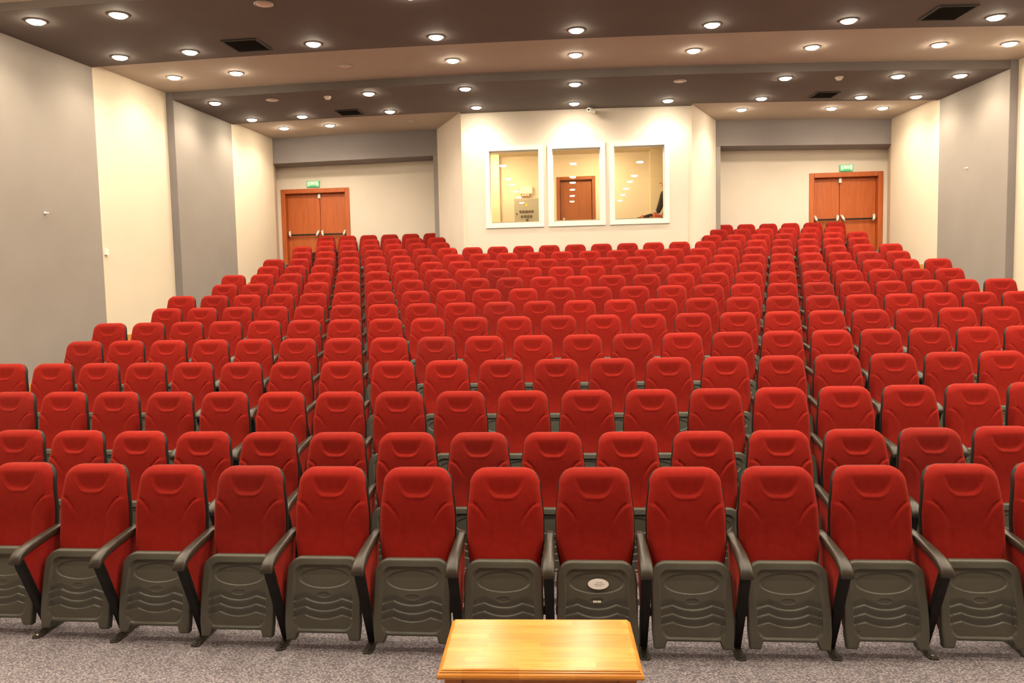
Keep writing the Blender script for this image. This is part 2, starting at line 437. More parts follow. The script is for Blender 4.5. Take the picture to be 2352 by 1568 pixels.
# piers inside the booth, either side of the door wall
structure(put('trim_7', MB().box(-2.95, -1.56, Y_WALL - 0.35, Y_WALL, BOOTH_FLOOR, 5.67).mesh('trim_7', M['cream'])))
structure(put('trim_8', MB().box(2.17, 3.55, Y_WALL - 0.30, Y_WALL, BOOTH_FLOOR, 5.67).mesh('trim_8', M['cream'])))
for i, (a, b) in enumerate((W1, W2, W3)):
    f = MB(); y0 = ya - 0.03
    f.box(a, a + FW, y0, yb - 0.02, WZ0, WZ1); f.box(b - FW, b, y0, yb - 0.02, WZ0, WZ1)
    f.box(a + FW, b - FW, y0, yb - 0.02, WZ0, WZ0 + FW); f.box(a + FW, b - FW, y0, yb - 0.02, WZ1 - FW, WZ1)
    # inner bead that holds the pane
    y1, y2 = ya + 0.085, ya + 0.115
    f.box(a + FW, a + FW + 0.018, y1, y2, WZ0 + FW, WZ1 - FW); f.box(b - FW - 0.018, b - FW, y1, y2, WZ0 + FW, WZ1 - FW)
    f.box(a + FW, b - FW, y1, y2, WZ0 + FW, WZ0 + FW + 0.018); f.box(a + FW, b - FW, y1, y2, WZ1 - FW - 0.018, WZ1 - FW)
    wo = structure(put('window_%d' % (i + 1), f.mesh('window_frame', M['white'])))
    put('pane', MB().box(a + FW, b - FW, ya + 0.097, ya + 0.103, WZ0 + FW, WZ1 - FW).mesh('pane', M['glass']), wo)

# ------------------------------------------------------------------ doors
def double_door(name, x0, x1, top, z0, split, label_bits):
    fr = MB(); y0 = Y_WALL - 0.03; fw = 0.115
    fr.box(x0 - fw, x0, y0, Y_WALL + 0.2, z0, top + fw); fr.box(x1, x1 + fw, y0, Y_WALL + 0.2, z0, top + fw)
    fr.box(x0, x1, y0, Y_WALL + 0.2, top, top + fw)
    d = structure(put(name, bevelled(fr.mesh('door_frame', M['doorwood']), 0.012)))
    xm = x0 + (x1 - x0) * split
    for (a, b, side) in ((x0 + 0.005, xm - 0.006, 0), (xm + 0.006, x1 - 0.005, 1)):
        lf = MB(); yl = Y_WALL + 0.12
        lf.box(a, b, yl, yl + 0.05, z0 + 0.01, top - 0.01)
        leaf = put('door_leaf', bevelled(lf.mesh('door_leaf', M['doorwood']), 0.005), d)
        zh = z0 + 1.16
        put('push_bar', MB().sweep([((a + 0.06, yl - 0.075, zh), 0.014, 0.02), ((b - 0.06, yl - 0.075, zh), 0.014, 0.02)], 8, 0.7).mesh('push_bar', M['shell']), leaf)
        for xe, sg in ((a + 0.065, 1), (b - 0.065, -1)):
            q = MB().sweep([((xe - sg * 0.025, yl - 0.005, zh + 0.10), 0.03, 0.025), ((xe - sg * 0.015, yl - 0.05, zh + 0.07), 0.034, 0.03),
                            ((xe, yl - 0.085, zh + 0.01), 0.032, 0.03), ((xe + sg * 0.02, yl - 0.09, zh - 0.05), 0.03, 0.024)], 10, 0.7)
            put('bar_bracket', q.mesh('bar_bracket', M['silver'], True), leaf)
    # latch box at the head of the meeting stiles
    put('top_latch', bevelled(MB().box(xm - 0.035, xm + 0.035, Y_WALL + 0.06, Y_WALL + 0.125, top - 0.13, top - 0.01).mesh('top_latch', M['silver']), 0.01), d)
    return d
double_door('door_1', D1[0], D1[1], D1[2], zb, 0.55, 'left')
double_door('door_2', D2[0], D2[1], D2[2], zb, 0.43, 'right')
f3 = MB()
f3.box(D3[0] - 0.085, D3[0], Y_WALL - 0.03, Y_WALL + 0.2, BOOTH_FLOOR, D3[2] + 0.085); f3.box(D3[1], D3[1] + 0.085, Y_WALL - 0.03, Y_WALL + 0.2, BOOTH_FLOOR, D3[2] + 0.085)
f3.box(D3[0], D3[1], Y_WALL - 0.03, Y_WALL + 0.2, D3[2], D3[2] + 0.085)
d3 = structure(put('door_3', bevelled(f3.mesh('booth_door_frame', M['booth_door']), 0.01)))
lf3 = put('door_leaf', MB().box(D3[0] + 0.01, D3[1] - 0.01, Y_WALL + 0.06, Y_WALL + 0.10, BOOTH_FLOOR + 0.01, D3[2] - 0.01).mesh('door_leaf', M['booth_door']), d3)
hb = MB().box(D3[0] + 0.07, D3[0] + 0.11, Y_WALL + 0.045, Y_WALL + 0.065, 3.88, 4.10)
hb.sweep([((D3[0] + 0.09, Y_WALL + 0.03, 3.99), 0.01, 0.01), ((D3[0] + 0.20, Y_WALL + 0.03, 3.99), 0.01, 0.01)], 8)
put('door_handle', hb.mesh('door_handle', M['silver']), lf3)
# the far side of the two hall doors and of the booth door is closed off by the leaves; a backing wall keeps the openings dark
structure(put('wall_corridor', MB().box(XL - 0.2, XR + 0.2, Y_WALL + 0.5, Y_WALL + 0.6, -0.2, 6.6).mesh('wall_corridor', M['cream'])))

# ------------------------------------------------------------------ exit signs (white ÇIKIŞ lettering on a green plate)
M['sign'] = mat('exit_sign_face', (0.34, 0.66, 0.40), 0.4, emit=(0.35, 0.80, 0.45), estr=0.12)
M['sign_green'] = mat('exit_sign_green', (0.06, 0.50, 0.24), 0.4, emit=(0.10, 0.75, 0.38), estr=0.12)
M['sign_text'] = mat('exit_sign_lettering', (0.95, 0.95, 0.85), 0.4, emit=(1, 1, 0.85), estr=0.25)
def exit_sign(x0, x1, z0, z1, label):
    xc, zc = (x0 + x1) / 2, (z0 + z1) / 2; hw, hh = (x1 - x0) / 2, (z1 - z0) / 2
    t = thing('exit_sign', label, 'sign', (xc, Y_WALL, zc), 'exit signs above the rear doors')
    put('housing', bevelled(MB().box(-hw, hw, -0.05, 0, -hh, hh).mesh('housing', M['sign_green']), 0.006), t)
    put('sign_face', MB().box(-hw + 0.014, hw - 0.014, -0.055, -0.049, -hh + 0.014, hh - 0.014).mesh('sign_face', M['sign']), t)
    put('green_band', MB().box(-hw * 0.5, hw * 0.5, -0.058, -0.054, -hh + 0.016, -hh + 0.044).mesh('green_band', M['sign_green']), t)
    fc = bpy.data.curves.new('lettering', 'FONT'); fc.body = '\u00c7IKI\u015e'; fc.align_x = 'CENTER'; fc.align_y = 'CENTER'
    fc.size = 0.105; fc.extrude = 0.002; fc.space_character = 1.05; fc.offset = 0.002
    fc.materials.append(M['sign_text'])
    tmp = bpy.data.objects.new('lettering_curve', fc); COL.objects.link(tmp)
    lm = bpy.data.meshes.new_from_object(tmp.evaluated_get(bpy.context.evaluated_depsgraph_get())); lm.name = 'lettering'
    bpy.data.objects.remove(tmp, do_unlink=True)
    o = put('lettering', lm, t)
    o.location = (0, -0.0565, 0.018); o.rotation_euler = (PI / 2, 0, 0)
exit_sign(-6.632, -6.288, 5.075, 5.232, 'green exit sign over the double door in the left rear corner')
exit_sign(6.765, 7.075, 5.012, 5.165, 'green exit sign over the double door in the right rear corner')

# ------------------------------------------------------------------ downlights
rimM = MB().lathe([(0.118, -0.001), (0.118, -0.012), (0.106, -0.016), (0.098, -0.010), (0.098, -0.001)], n=32).mesh('rim', M['rim'], True)
def lens_mesh(m, n=14, d=1.0): return MB().lathe([(0.100, -0.002), (0.094, -0.020 * d), (0.070, -0.036 * d), (0.010, -0.044 * d)], n=n).mesh('lens', m, True)  # bulged so the disc looks taller; the shape imitates lamp bloom
lensOn, lensOff, lensBooth = lens_mesh(M['lens']), lens_mesh(M['deadlamp'], 28, 0.6), lens_mesh(M['booth_lens'])
beam_light = bpy.data.lights.new('downlight_beam', 'SPOT')
beam_light.energy = BEAM_WATTS; beam_light.color = LAMP_COLOR; beam_light.spot_size = math.radians(148); beam_light.spot_blend = 0.65; beam_light.shadow_soft_size = 0.06
def downlight(x, y, f, label, lit=True, group='round downlights in the ceiling', booth=False, lights=True):
    z = f(y) + (0 if booth else ceil_dz(x))
    sy = 0 if booth else math.atan((f(y + 0.1) - f(y - 0.1)) / 0.2)
    sx = 0 if booth else -math.atan((ceil_dz(x + 0.1) - ceil_dz(x - 0.1)) / 0.2)
    t = thing('recessed_downlight' if lit else 'unlit_downlight', label, 'ceiling light', (x, y, z), group, (sy, sx, 0))
    put('rim', rimM, t); put('lens', lensBooth if booth else lensOn if lit else lensOff, t)
    if lit and not booth:
        l = bpy.data.objects.new('lamp_beam', beam_light); COL.objects.link(l)
        l.parent = t; l.location = (0, 0, -0.06)
ORD = ['first', 'second', 'third', 'fourth', 'fifth', 'sixth', 'seventh', 'eighth', 'ninth', 'tenth', 'eleventh', 'twelfth', 'thirteenth', 'fourteenth', 'fifteenth', 'sixteenth']
COLS = [-6.64, -5.52, -3.60, -1.75, 0.30, 2.22, 4.09, 6.04, 7.10]
DARK1 = 'in the front dark ceiling strip'; LIT = 'lit round downlight'
def lit_row(y, f, cols, where, off=(), dx=None):
    k = 0
    for i, c in enumerate(cols):
        if c in off: continue
        downlight(c, y, f, 'lit round downlight, %s from left %s' % (ORD[k], where), True, 'lit downlights ' + where); k += 1
lit_row(8.68, c1, COLS[:2], 'in the front dark strip, nearer lamp row')
downlight(COLS[2], 8.66, c1, 'unlit pale lamp in the front dark ceiling strip at the picture top', False, 'unlit lamps')
lit_row(10.37, c1, COLS[:8], 'in the front dark strip, farther lamp row')
lit_row(11.85, c2, [COLS[0], COLS[1]] + COLS[3:], 'across the front beige ceiling strip')
downlight(COLS[2], 11.85, c2, 'unlit brown lamp in the front beige ceiling strip', False, 'unlit lamps')
lit_row(13.25, c3, [COLS[0], COLS[2], COLS[3], COLS[4], COLS[6], COLS[7], COLS[8]], 'in the rear dark strip, nearer lamp row')
downlight(COLS[1], 13.31, c3, 'unlit pale lamp in the rear dark ceiling strip near the left wall', False, 'unlit lamps')
downlight(COLS[5], 13.27, c3, 'unlit pale lamp in the rear dark ceiling strip right of centre', False, 'unlit lamps')
lit_row(14.83, c3, COLS, 'in the lamp row before the booth wall')
lit_row(16.12, c4, [-6.46, -5.36], 'in the rear ceiling before the left door')
downlight(-3.44, 16.13, c4, 'unlit brown lamp in the rear ceiling left of the booth', False, 'unlit lamps')
lit_row(16.10, c4, [4.0, 5.92, 7.0], 'in the rear ceiling before the right door')
# the same lamp grid carries on over the front rows and the stage, above the picture
for y in (8.68, 7.1, 5.5, 3.9, 2.3):  # nearest row added to brighten the front seats
    for i, c in enumerate(COLS):
        if (y == 8.68 and i < 3): continue
        f = c1 if y > Y_B1 else (lambda yy: c1(Y_B1) + 0.10)
        downlight(c, y, f, 'unseen lit downlight in the ceiling over the front rows', True, 'downlights over the front rows')
downlight(10.37 * 0 + 7.12, 10.33, c1, 'lit round downlight by the right wall beyond the picture edge', True)
for x in (-1.6, 1.0):
    downlight(x, 16.75, lambda y: 5.67, 'round downlight inside the booth ceiling over the %s window' % ('left' if x < 0 else 'middle and right'), True, 'booth ceiling lamps', booth=True)

# ------------------------------------------------------------------ ceiling vents, detectors, camera, wall fittings
def vent(xc, yc, w_, d_, f, label):
    z = f(yc) + ceil_dz(xc)
    t = thing('ceiling_vent', label, 'vent', (xc, yc, z), 'black ceiling vents', (math.atan((f(yc + 0.1) - f(yc - 0.1)) / 0.2), -math.atan((ceil_dz(xc + 0.1) - ceil_dz(xc - 0.1)) / 0.2), 0))
    fr = MB(); hw, hd = w_ / 2, d_ / 2
    fr.box(-hw, -hw + 0.025, -hd, hd, -0.02, 0.0); fr.box(hw - 0.025, hw, -hd, hd, -0.02, 0.0)
    fr.box(-hw + 0.025, hw - 0.025, -hd, -hd + 0.025, -0.02, 0.0); fr.box(-hw + 0.025, hw - 0.025, hd - 0.025, hd, -0.02, 0.0)
    put('vent_frame', fr.mesh('vent_frame', M['vent']), t)
    sl = MB(); n = 14
    for k in range(n):
        y = -hd + 0.03 + (d_ - 0.06) * (k + 0.5) / n
        sl.prism([(y - 0.012, -0.014), (y + 0.010, -0.004), (y + 0.013, -0.006), (y - 0.009, -0.016)], 'x', -hw + 0.025, hw - 0.025)
    sl.box(-hw + 0.025, hw - 0.025, -hd + 0.025, hd - 0.025, -0.003, -0.001)
    put('grille', sl.mesh('grille', M['vent']), t)
vent(-4.56, 10.23, 0.53, 0.57, c1, 'black ceiling vent in the front dark strip near the left wall')
vent(5.29, 10.14, 0.50, 0.60, c1, 'black ceiling vent in the front dark strip near the right wall')
vent(-4.44, 14.70, 0.50, 0.48, c3, 'small black ceiling vent in the rear dark strip left of the booth')
vent(5.25, 14.60, 0.45, 0.50, c3, 'small black ceiling vent in the rear dark strip right of the booth')
def detector(x, y, f, label):
    t = thing('smoke_detector', label, 'smoke detector', (x, y, f(y) + ceil_dz(x)), 'smoke detectors')
    put('base', MB().lathe([(0.07, 0.003), (0.07, -0.015), (0.06, -0.02)], n=24).mesh('base', M['offwhite'], True), t)
    put('sensor_head', MB().lathe([(0.055, -0.02), (0.05, -0.045), (0.03, -0.055), (0.01, -0.058)], n=24).mesh('sensor_head', M['offwhite'], True), t)
detector(-4.43, 13.33, c3, 'white smoke detector on the dark ceiling left of the booth')
detector(5.04, 13.28, c3, 'white smoke detector on the dark ceiling right of the booth')
zc_ = 6.10
t = thing('security_camera', 'white bullet camera on top of the booth wall over the middle window', 'security camera', (0.72, BOOTH_Y, 6.06))
put('mount', MB().sweep([((0.02, 0, -0.02), 0.03, 0.03), ((0.0, -0.06, -0.01), 0.02, 0.02), ((-0.03, -0.12, 0.0), 0.018, 0.018)], 10, 0.8).mesh('mount', M['white'], True), t)
put('housing', MB().sweep([((0.0, -0.10, 0.0), 0.04, 0.035), ((-0.10, -0.30, -0.02), 0.045, 0.04), ((-0.12, -0.335, -0.024), 0.042, 0.037)], 14, 0.8).mesh('housing', M['white'], True), t)
put('camera_lens', MB().sweep([((-0.119, -0.334, -0.026), 0.03, 0.026), ((-0.124, -0.345, -0.028), 0.026, 0.022)], 14, 1.0).mesh('camera_lens', M['rubber'], True), t)
def small_wall(name, x, y, z, sgn, r, label, cat, square=False):
    b = MB()
    if square: b.box(0, sgn * 0.03, -r, r, -r * 1.5, r * 1.5)
    else:
        for a, h in ((0, 0),): b.lathe([(r, 0), (r, sgn * 0.01), (r * 0.5, sgn * 0.02), (r * 0.45, sgn * 0.05), (r * 0.6, sgn * 0.055)], n=16, axis='x')
    tag(put(name, b.mesh(name, M['white'], not square), None, (x, y, z)), label, cat)
small_wall('wall_anchor', XL, 9.586, 3.49, 1, 0.022, 'tiny white anchor stud on the grey left wall panel', 'wall fitting')
small_wall('wall_anchor', XRI, 14.095, 4.39, -1, 0.02, 'tiny white anchor stud on the grey right wall panel', 'wall fitting')
small_wall('wall_switch', XL, 10.87, 3.01, 1, 0.035, 'small white switch on the left wall at the grey and cream joint', 'switch', True)

# ------------------------------------------------------------------ things inside the booth
t = thing('electrical_cabinet', 'grey electrical cabinet with switch rows behind the left booth window', 'cabinet', (-0.90, Y_WALL, 3.05))
M['cabinet'] = noise_color(mat('grey_cabinet_enamel', (0.36, 0.345, 0.30), 0.5), (0.35, 0.335, 0.29), (0.38, 0.36, 0.315), 4)
put('body', bevelled(MB().box(-0.31, 0.36, -0.25, 0, 0, 1.53).mesh('body', M['cabinet']), 0.008), t)
dr = put('door', bevelled(MB().box(-0.30, 0.35, -0.268, -0.25, 0.02, 1.51).mesh('door', M['cabinet']), 0.006), t)
M['swdark'] = mat('brown_switch_plastic', (0.10, 0.07, 0.04), 0.5)
for r, (n, x0, z) in enumerate(((5, -0.155, 1.20), (4, -0.115, 1.08), (1, 0.01, 0.99))):
    for k in range(n):
        put('breaker_switch', MB().box(x0 + k * 0.075 - 0.026, x0 + k * 0.075 + 0.026, -0.285, -0.268, z - 0.026, z + 0.026).mesh('breaker_switch', M['swdark']), dr)
put('lock', MB().lathe([(0.018, -0.268), (0.018, -0.285), (0.01, -0.288)], (-0.25, 0, 1.15), 12, 'y').mesh('lock', M['swdark']), dr)
M['warn'] = mat('yellow_warning_label', (0.85, 0.55, 0.05), 0.5)
put('warning_label', MB().prism([(-0.05, 1.34), (0.04, 1.34), (-0.005, 1.42)], 'y', -0.271, -0.268).mesh('warning_label', M['warn']), dr)
t = thing('emergency_light', 'white emergency light box with small red lamps above the grey cabinet', 'emergency light', (-0.91, Y_WALL, 4.80))
put('housing', bevelled(MB().box(-0.155, 0.155, -0.10, 0, -0.085, 0.095).mesh('housing', M['white']), 0.012), t)
M['redled'] = mat('red_indicator', (0.9, 0.2, 0.08), 0.3, emit=(1.0, 0.25, 0.10), estr=2.5)
for k in range(3):
    put('indicator_lamp', MB().lathe([(0.024, -0.06), (0.024, -0.10), (0.012, -0.112)], (-0.08 + 0.062 * k, 0, -0.115), 12, 'y').mesh('indicator_lamp', M['redled'], True), t)
put('lamp_bar', MB().box(-0.14, 0.10, -0.06, 0, -0.145, -0.086).mesh('lamp_bar', M['cabinet']), t)
# operator's counter along the windows
t = thing('control_counter', 'pale counter inside the booth along the three windows', 'counter', (0.3, 15.95, BOOTH_FLOOR))
put('countertop', bevelled(MB().box(-2.25, 1.86, -0.33, 0.28, 0.80, 0.845).mesh('countertop', M['cream']), 0.006), t)
for x in (-2.1, -0.7, 0.7, 1.78): put('leg', MB().box(x - 0.03, x + 0.03, 0.16, 0.22, 0, 0.80).mesh('leg', M['cream']), t)
CT = BOOTH_FLOOR + 0.845
M['blackcloth'] = noise_color(mat('black_cloth', (0.03, 0.025, 0.02), 0.85), (0.025, 0.02, 0.016), (0.05, 0.042, 0.035), 30)
M['skin'] = noise_color(mat('skin', (0.62, 0.30, 0.18), 0.55), (0.58, 0.27, 0.16), (0.66, 0.33, 0.20), 12)
M['orange'] = mat('orange_paper', (0.85, 0.20, 0.05), 0.5)
M['redbox'] = mat('red_card', (0.70, 0.06, 0.03), 0.5)
M['jacket'] = noise_color(mat('dark_jacket', (0.035, 0.026, 0.02), 0.85), (0.03, 0.022, 0.016), (0.05, 0.038, 0.03), 40)
t = thing('paper_cup', 'orange paper cup with white lid on the counter behind the right window', 'cup', (2.035, 15.70, CT))
put('cup_body', MB().lathe([(0.032, 0), (0.036, 0.03), (0.043, 0.115)], n=20).mesh('cup_body', M['orange'], True), t)
put('cup_lid', MB().lathe([(0.046, 0.113), (0.046, 0.125), (0.040, 0.13), (0.038, 0.15), (0.03, 0.153)], n=20).mesh('cup_lid', M['white'], True), t)
bag = MB().sweep([((0.22, 0, 0.022), 0.03, 0.02), ((0.16, 0.01, 0.04), 0.06, 0.04), ((0.05, 0.0, 0.055), 0.075, 0.054), ((-0.06, 0.0, 0.04), 0.06, 0.038), ((-0.16, -0.01, 0.022), 0.045, 0.02), ((-0.24, 0, 0.014), 0.03, 0.012)], 14, 0.8)
tag(put('cloth_bag', bag.mesh('cloth_bag', M['blackcloth'], True), None, (1.90, 15.80, CT)), 'low black cloth bag lying on the counter behind the right window', 'bag')
orb = MB().lathe([(0.006, -0.0355), (0.022, -0.03), (0.034, -0.012), (0.036, 0.004), (0.027, 0.024), (0.01, 0.034)], n=16)
tag(put('orange_fruit', orb.mesh('orange_fruit', M['orange'], True), None, (1.765, 15.68, CT + 0.036)), 'small round orange fruit beside the black bag on the booth counter', 'fruit')
t = thing('card_box', 'flat red card box at the right end of the booth counter', 'box', (2.10, 15.71, CT))
put('box_body', MB().box(-0.07, 0.09, -0.05, 0.05, 0, 0.045).mesh('box_body', M['redbox']), t)
put('box_lid', MB().box(-0.073, 0.093, -0.053, 0.053, 0.036, 0.06).mesh('box_lid', M['redbox']), t)

# person standing at the counter, turned towards the left, mostly hidden by the window frame
def skin_body(name, joints, bones, material, root=0, levels=2, parent=None):
    me = bpy.data.meshes.new(name)
    me.from_pydata([j[0] for j in joints], bones, [])
    me.materials.append(material)
    o = bpy.data.objects.new(name, me); COL.objects.link(o)
    sk = o.modifiers.new('skin', 'SKIN'); sk.use_smooth_shade = True
    for i, j in enumerate(joints):
        r = j[1] if isinstance(j[1], tuple) else (j[1], j[1])
        me.skin_vertices[0].data[i].radius = r
        me.skin_vertices[0].data[i].use_root = (i == root)
    sb = o.modifiers.new('sub', 'SUBSURF'); sb.levels = levels; sb.render_levels = levels
    dg = bpy.context.evaluated_depsgraph_get()
    ev = o.evaluated_get(dg); m2 = bpy.data.meshes.new_from_object(ev); m2.name = name
    bpy.data.objects.remove(o, do_unlink=True)
    m2.polygons.foreach_set('use_smooth', [True] * len(m2.polygons))
    if not m2.materials: m2.materials.append(material)
    return put(name, m2, parent)
P0 = (2.40, 15.98, BOOTH_FLOOR)
pr = thing('person', 'person in a dark jacket leaning on the counter behind the right booth window', 'person', P0)
# hips, spine, chest, neck, head ; left arm (towards the glass) straight down on the counter ; right arm ; legs
J = [((0.05, 0, 0.93), (0.15, 0.11)), ((0.03, 0, 1.10), (0.14, 0.10)), ((-0.02, 0, 1.28), (0.17, 0.11)), ((-0.07, 0, 1.41), (0.11, 0.075)),
     ((-0.075, 0, 1.50), 0.055), ((-0.105, 0, 1.60), (0.085, 0.075)), ((-0.11, 0, 1.70), (0.075, 0.07)),
     ((-0.155, -0.17, 1.37), 0.062), ((-0.23, -0.24, 1.12), 0.054), ((-0.31, -0.25, 0.935), 0.038), ((-0.335, -0.255, 0.885), 0.028),
     ((-0.06, 0.19, 1.38), 0.062), ((-0.02, 0.26, 1.12), 0.05), ((-0.10, 0.25, 0.92), 0.034), ((-0.15, 0.24, 0.875), 0.028),
     ((0.05, -0.10, 0.86), 0.085), ((0.04, -0.11, 0.48), 0.06), ((0.06, -0.11, 0.09), 0.042), ((-0.08, -0.12, 0.035), 0.032),
     ((0.05, 0.10, 0.86), 0.085), ((0.06, 0.11, 0.48), 0.06), ((0.09, 0.11, 0.09), 0.042), ((-0.05, 0.12, 0.035), 0.032)]
B = [(0, 1), (1, 2), (2, 3), (3, 4), (4, 5), (5, 6), (3, 7), (7, 8), (8, 9), (9, 10), (3, 11), (11, 12), (12, 13), (13, 14), (0, 15), (15, 16), (16, 17), (17, 18), (0, 19), (19, 20), (20, 21), (21, 22)]
skin_body('body', J, B, M['skin'], 0, 2, pr)
def grow(r, d):
    return (r[0] + d, r[1] + d) if isinstance(r, tuple) else r + d
jk = [0, 1, 2, 3, 7, 8, 9, 11, 12, 13]
idx = {k: i for i, k in enumerate(jk)}
JJ = [(J[k][0], grow(J[k][1], 0.016)) for k in jk]
skin_body('jacket', JJ, [(idx[a], idx[b]) for a, b in B if a in idx and b in idx], M['jacket'], 0, 2, pr)
tk = [0, 15, 16, 17, 19, 20, 21]; idt = {k: i for i, k in enumerate(tk)}
skin_body('trousers', [(J[k][0], grow(J[k][1], 0.012)) for k in tk], [(idt[a], idt[b]) for a, b in B if a in idt and b in idt], M['blackcloth'], 0, 2, pr)
skin_body('shirt_collar', [((-0.07, 0, 1.435), 0.072), ((-0.075, 0, 1.485), 0.066)], [(0, 1)], M['white'], 0, 2, pr)
M['hair'] = mat('dark_hair', (0.03, 0.02, 0.015), 0.7)
skin_body('hair', [((-0.04, 0, 1.63), (0.05, 0.075)), ((-0.07, 0, 1.72), (0.075, 0.078)), ((-0.12, 0, 1.765), (0.075, 0.065))], [(0, 1), (1, 2)], M['hair'], 0, 2, pr)
face = MB()
face.sweep([((-0.175, 0, 1.655), 0.01, 0.012), ((-0.215, 0, 1.635), 0.014, 0.014), ((-0.208, 0, 1.618), 0.016, 0.012)], 8)
put('nose', face.mesh('nose', M['skin'], True), pr)
for s in (-1, 1):
    put('ear', MB().sweep([((-0.09, s * 0.078, 1.66), 0.02, 0.008), ((-0.08, s * 0.088, 1.64), 0.022, 0.009), ((-0.09, s * 0.08, 1.61), 0.014, 0.007)], 8).mesh('ear', M['skin'], True), pr)
    put('eye', MB().lathe([(0.010, 0), (0.009, -0.006), (0.003, -0.009)], (-0.182, s * 0.032, 1.665), 10, 'x').mesh('eye', M['white'], True), pr)
put('mouth', MB().sweep([((-0.186, -0.024, 1.575), 0.006, 0.005), ((-0.194, 0, 1.573), 0.007, 0.006), ((-0.186, 0.024, 1.575), 0.006, 0.005)], 8).mesh('mouth', M['redbox'], True), pr)
for s, w_ in ((-1, Vector((-0.335, -0.255, 0.885))), (1, Vector((-0.15, 0.24, 0.875)))):
    hj = [(tuple(w_), 0.024), (tuple(w_ + Vector((-0.035, 0, -0.008))), (0.034, 0.014)), (tuple(w_ + Vector((-0.075, 0, -0.012))), (0.034, 0.012))]
    hbn = [(0, 1), (1, 2)]
    for q, (dy, ln) in enumerate(((-0.028, 0.05), (-0.010, 0.062), (0.009, 0.058), (0.027, 0.045))):
        a = w_ + Vector((-0.082, dy, -0.012)); b_ = a + Vector((-ln * 0.5, dy * 0.25, -0.003)); c_ = b_ + Vector((-ln * 0.5, dy * 0.1, -0.009))
        n = len(hj); hj += [(tuple(a), 0.0095), (tuple(b_), 0.0085), (tuple(c_), 0.007)]; hbn += [(2, n), (n, n + 1), (n + 1, n + 2)]
    a = w_ + Vector((-0.02, -s * 0.03, -0.008)); b_ = a + Vector((-0.03, -s * 0.022, -0.004)); c_ = b_ + Vector((-0.028, -s * 0.006, -0.004))
    n = len(hj); hj += [(tuple(a), 0.011), (tuple(b_), 0.0095), (tuple(c_), 0.008)]; hbn += [(0, n), (n, n + 1), (n + 1, n + 2)]
    skin_body('hand', hj, hbn, M['skin'], 0, 1, pr)
    skin_body('shirt_cuff', [(tuple(w_ + Vector((0.022, 0, 0.05))), 0.042), (tuple(w_ + Vector((0.008, 0, 0.018))), 0.040)], [(0, 1)], M['white'], 0, 2, pr)

# ------------------------------------------------------------------ coffee table in the foreground
t = thing('coffee_table', 'low orange wooden table with moulded edge before the first seat row', 'table', (-0.012, 3.072, 0), None, (0, 0, 0.034))
hw, hd = 0.414, 0.224
prof = [(0.0, 0.0), (0.006, -0.003), (0.008, -0.008), (0.012, -0.010), (0.012, -0.014), (0.020, -0.020), (0.024, -0.028), (0.024, -0.036), (0.016, -0.040)]
vs = []; fs = []
for (o_, z) in prof:
    vs += [(-hw - o_, -hd - o_, 0.585 + z), (hw + o_, -hd - o_, 0.585 + z), (hw + o_, hd + o_, 0.585 + z), (-hw - o_, hd + o_, 0.585 + z)]
for i in range(len(prof) - 1):
    for k in range(4): fs.append((4 * i + k, 4 * i + (k + 1) % 4, 4 * i + 4 + (k + 1) % 4, 4 * i + 4 + k))
fs += [(0, 1, 2, 3), tuple(4 * (len(prof) - 1) + k for k in range(4))]
put('tabletop', mesh_from('tabletop', vs, fs, M['table']), t)
for sx in (-1, 1):
    for sy in (-1, 1):
        lg = MB(); x, y = sx * 0.371, sy * 0.184
        rings = [(0.545, 0.038), (0.30, 0.034), (0.0, 0.024)]
        v = []
        for z, r in rings: v += [(x - r, y - r, z), (x + r, y - r, z), (x + r, y + r, z), (x - r, y + r, z)]
        lg.add(v, [(0, 1, 2, 3), (8, 9, 10, 11)] + [(4 * i + k, 4 * i + (k + 1) % 4, 4 * i + 4 + (k + 1) % 4, 4 * i + 4 + k) for i in range(2) for k in range(4)])
        put('leg', bevelled(lg.mesh('leg', M['tableleg']), 0.004), t)
ap = MB()
ap.box(-0.333, 0.333, -0.194, -0.174, 0.47, 0.545); ap.box(-0.333, 0.333, 0.174, 0.194, 0.47, 0.545)
ap.box(-0.381, -0.361, -0.146, 0.146, 0.47, 0.545); ap.box(0.361, 0.381, -0.146, 0.146, 0.47, 0.545)
put('apron', ap.mesh('apron', M['tableleg']), t)

# ------------------------------------------------------------------ auditorium seat (origin on the floor under the back's top edge, facing -y)
def sheet_solid(front, back, nx, nz, name, m):
    """closed solid between two grids of points given as functions (i, k)"""
    vs = [front(i, k) for k in range(nz + 1) for i in range(nx + 1)]
    n = len(vs); vs += [back(i, k) for k in range(nz + 1) for i in range(nx + 1)]
    W_ = nx + 1; fs = []
    for k in range(nz):
        for i in range(nx):
            a = k * W_ + i
            fs.append((a, a + 1, a + 1 + W_, a + W_)); fs.append((n + a, n + a + W_, n + a + 1 + W_, n + a + 1))
    ring = [i for i in range(W_)] + [k * W_ + nx for k in range(1, nz + 1)] + [nz * W_ + i for i in range(nx - 1, -1, -1)] + [k * W_ for k in range(nz - 1, 0, -1)]
    for q in range(len(ring)):
        a, b = ring[q], ring[(q + 1) % len(ring)]
        fs.append((a, n + a, n + b, b))
    return mesh_from(name, vs, fs, m, True)
BT, BB = 1.075, 0.43            # back cushion top and bottom
def back_w(z):
    zz = (z - BB) / (BT - BB)
    w_ = 0.212 + 0.030 * smoothstep(0.0, 0.35, zz) - 0.027 * smoothstep(0.5, 1.0, zz)
    rc = 0.095
    if z > BT - rc: w_ = w_ - rc + math.sqrt(max(0.0, rc * rc - (z - BT + rc) ** 2))
    return w_
def back_line(z):                # rear plane of the cushion, gently S-shaped and reclined
    q = (z - 0.5) / 0.575
    return -0.075 + 0.105 * q + 0.012 * math.sin(q * PI * 2)
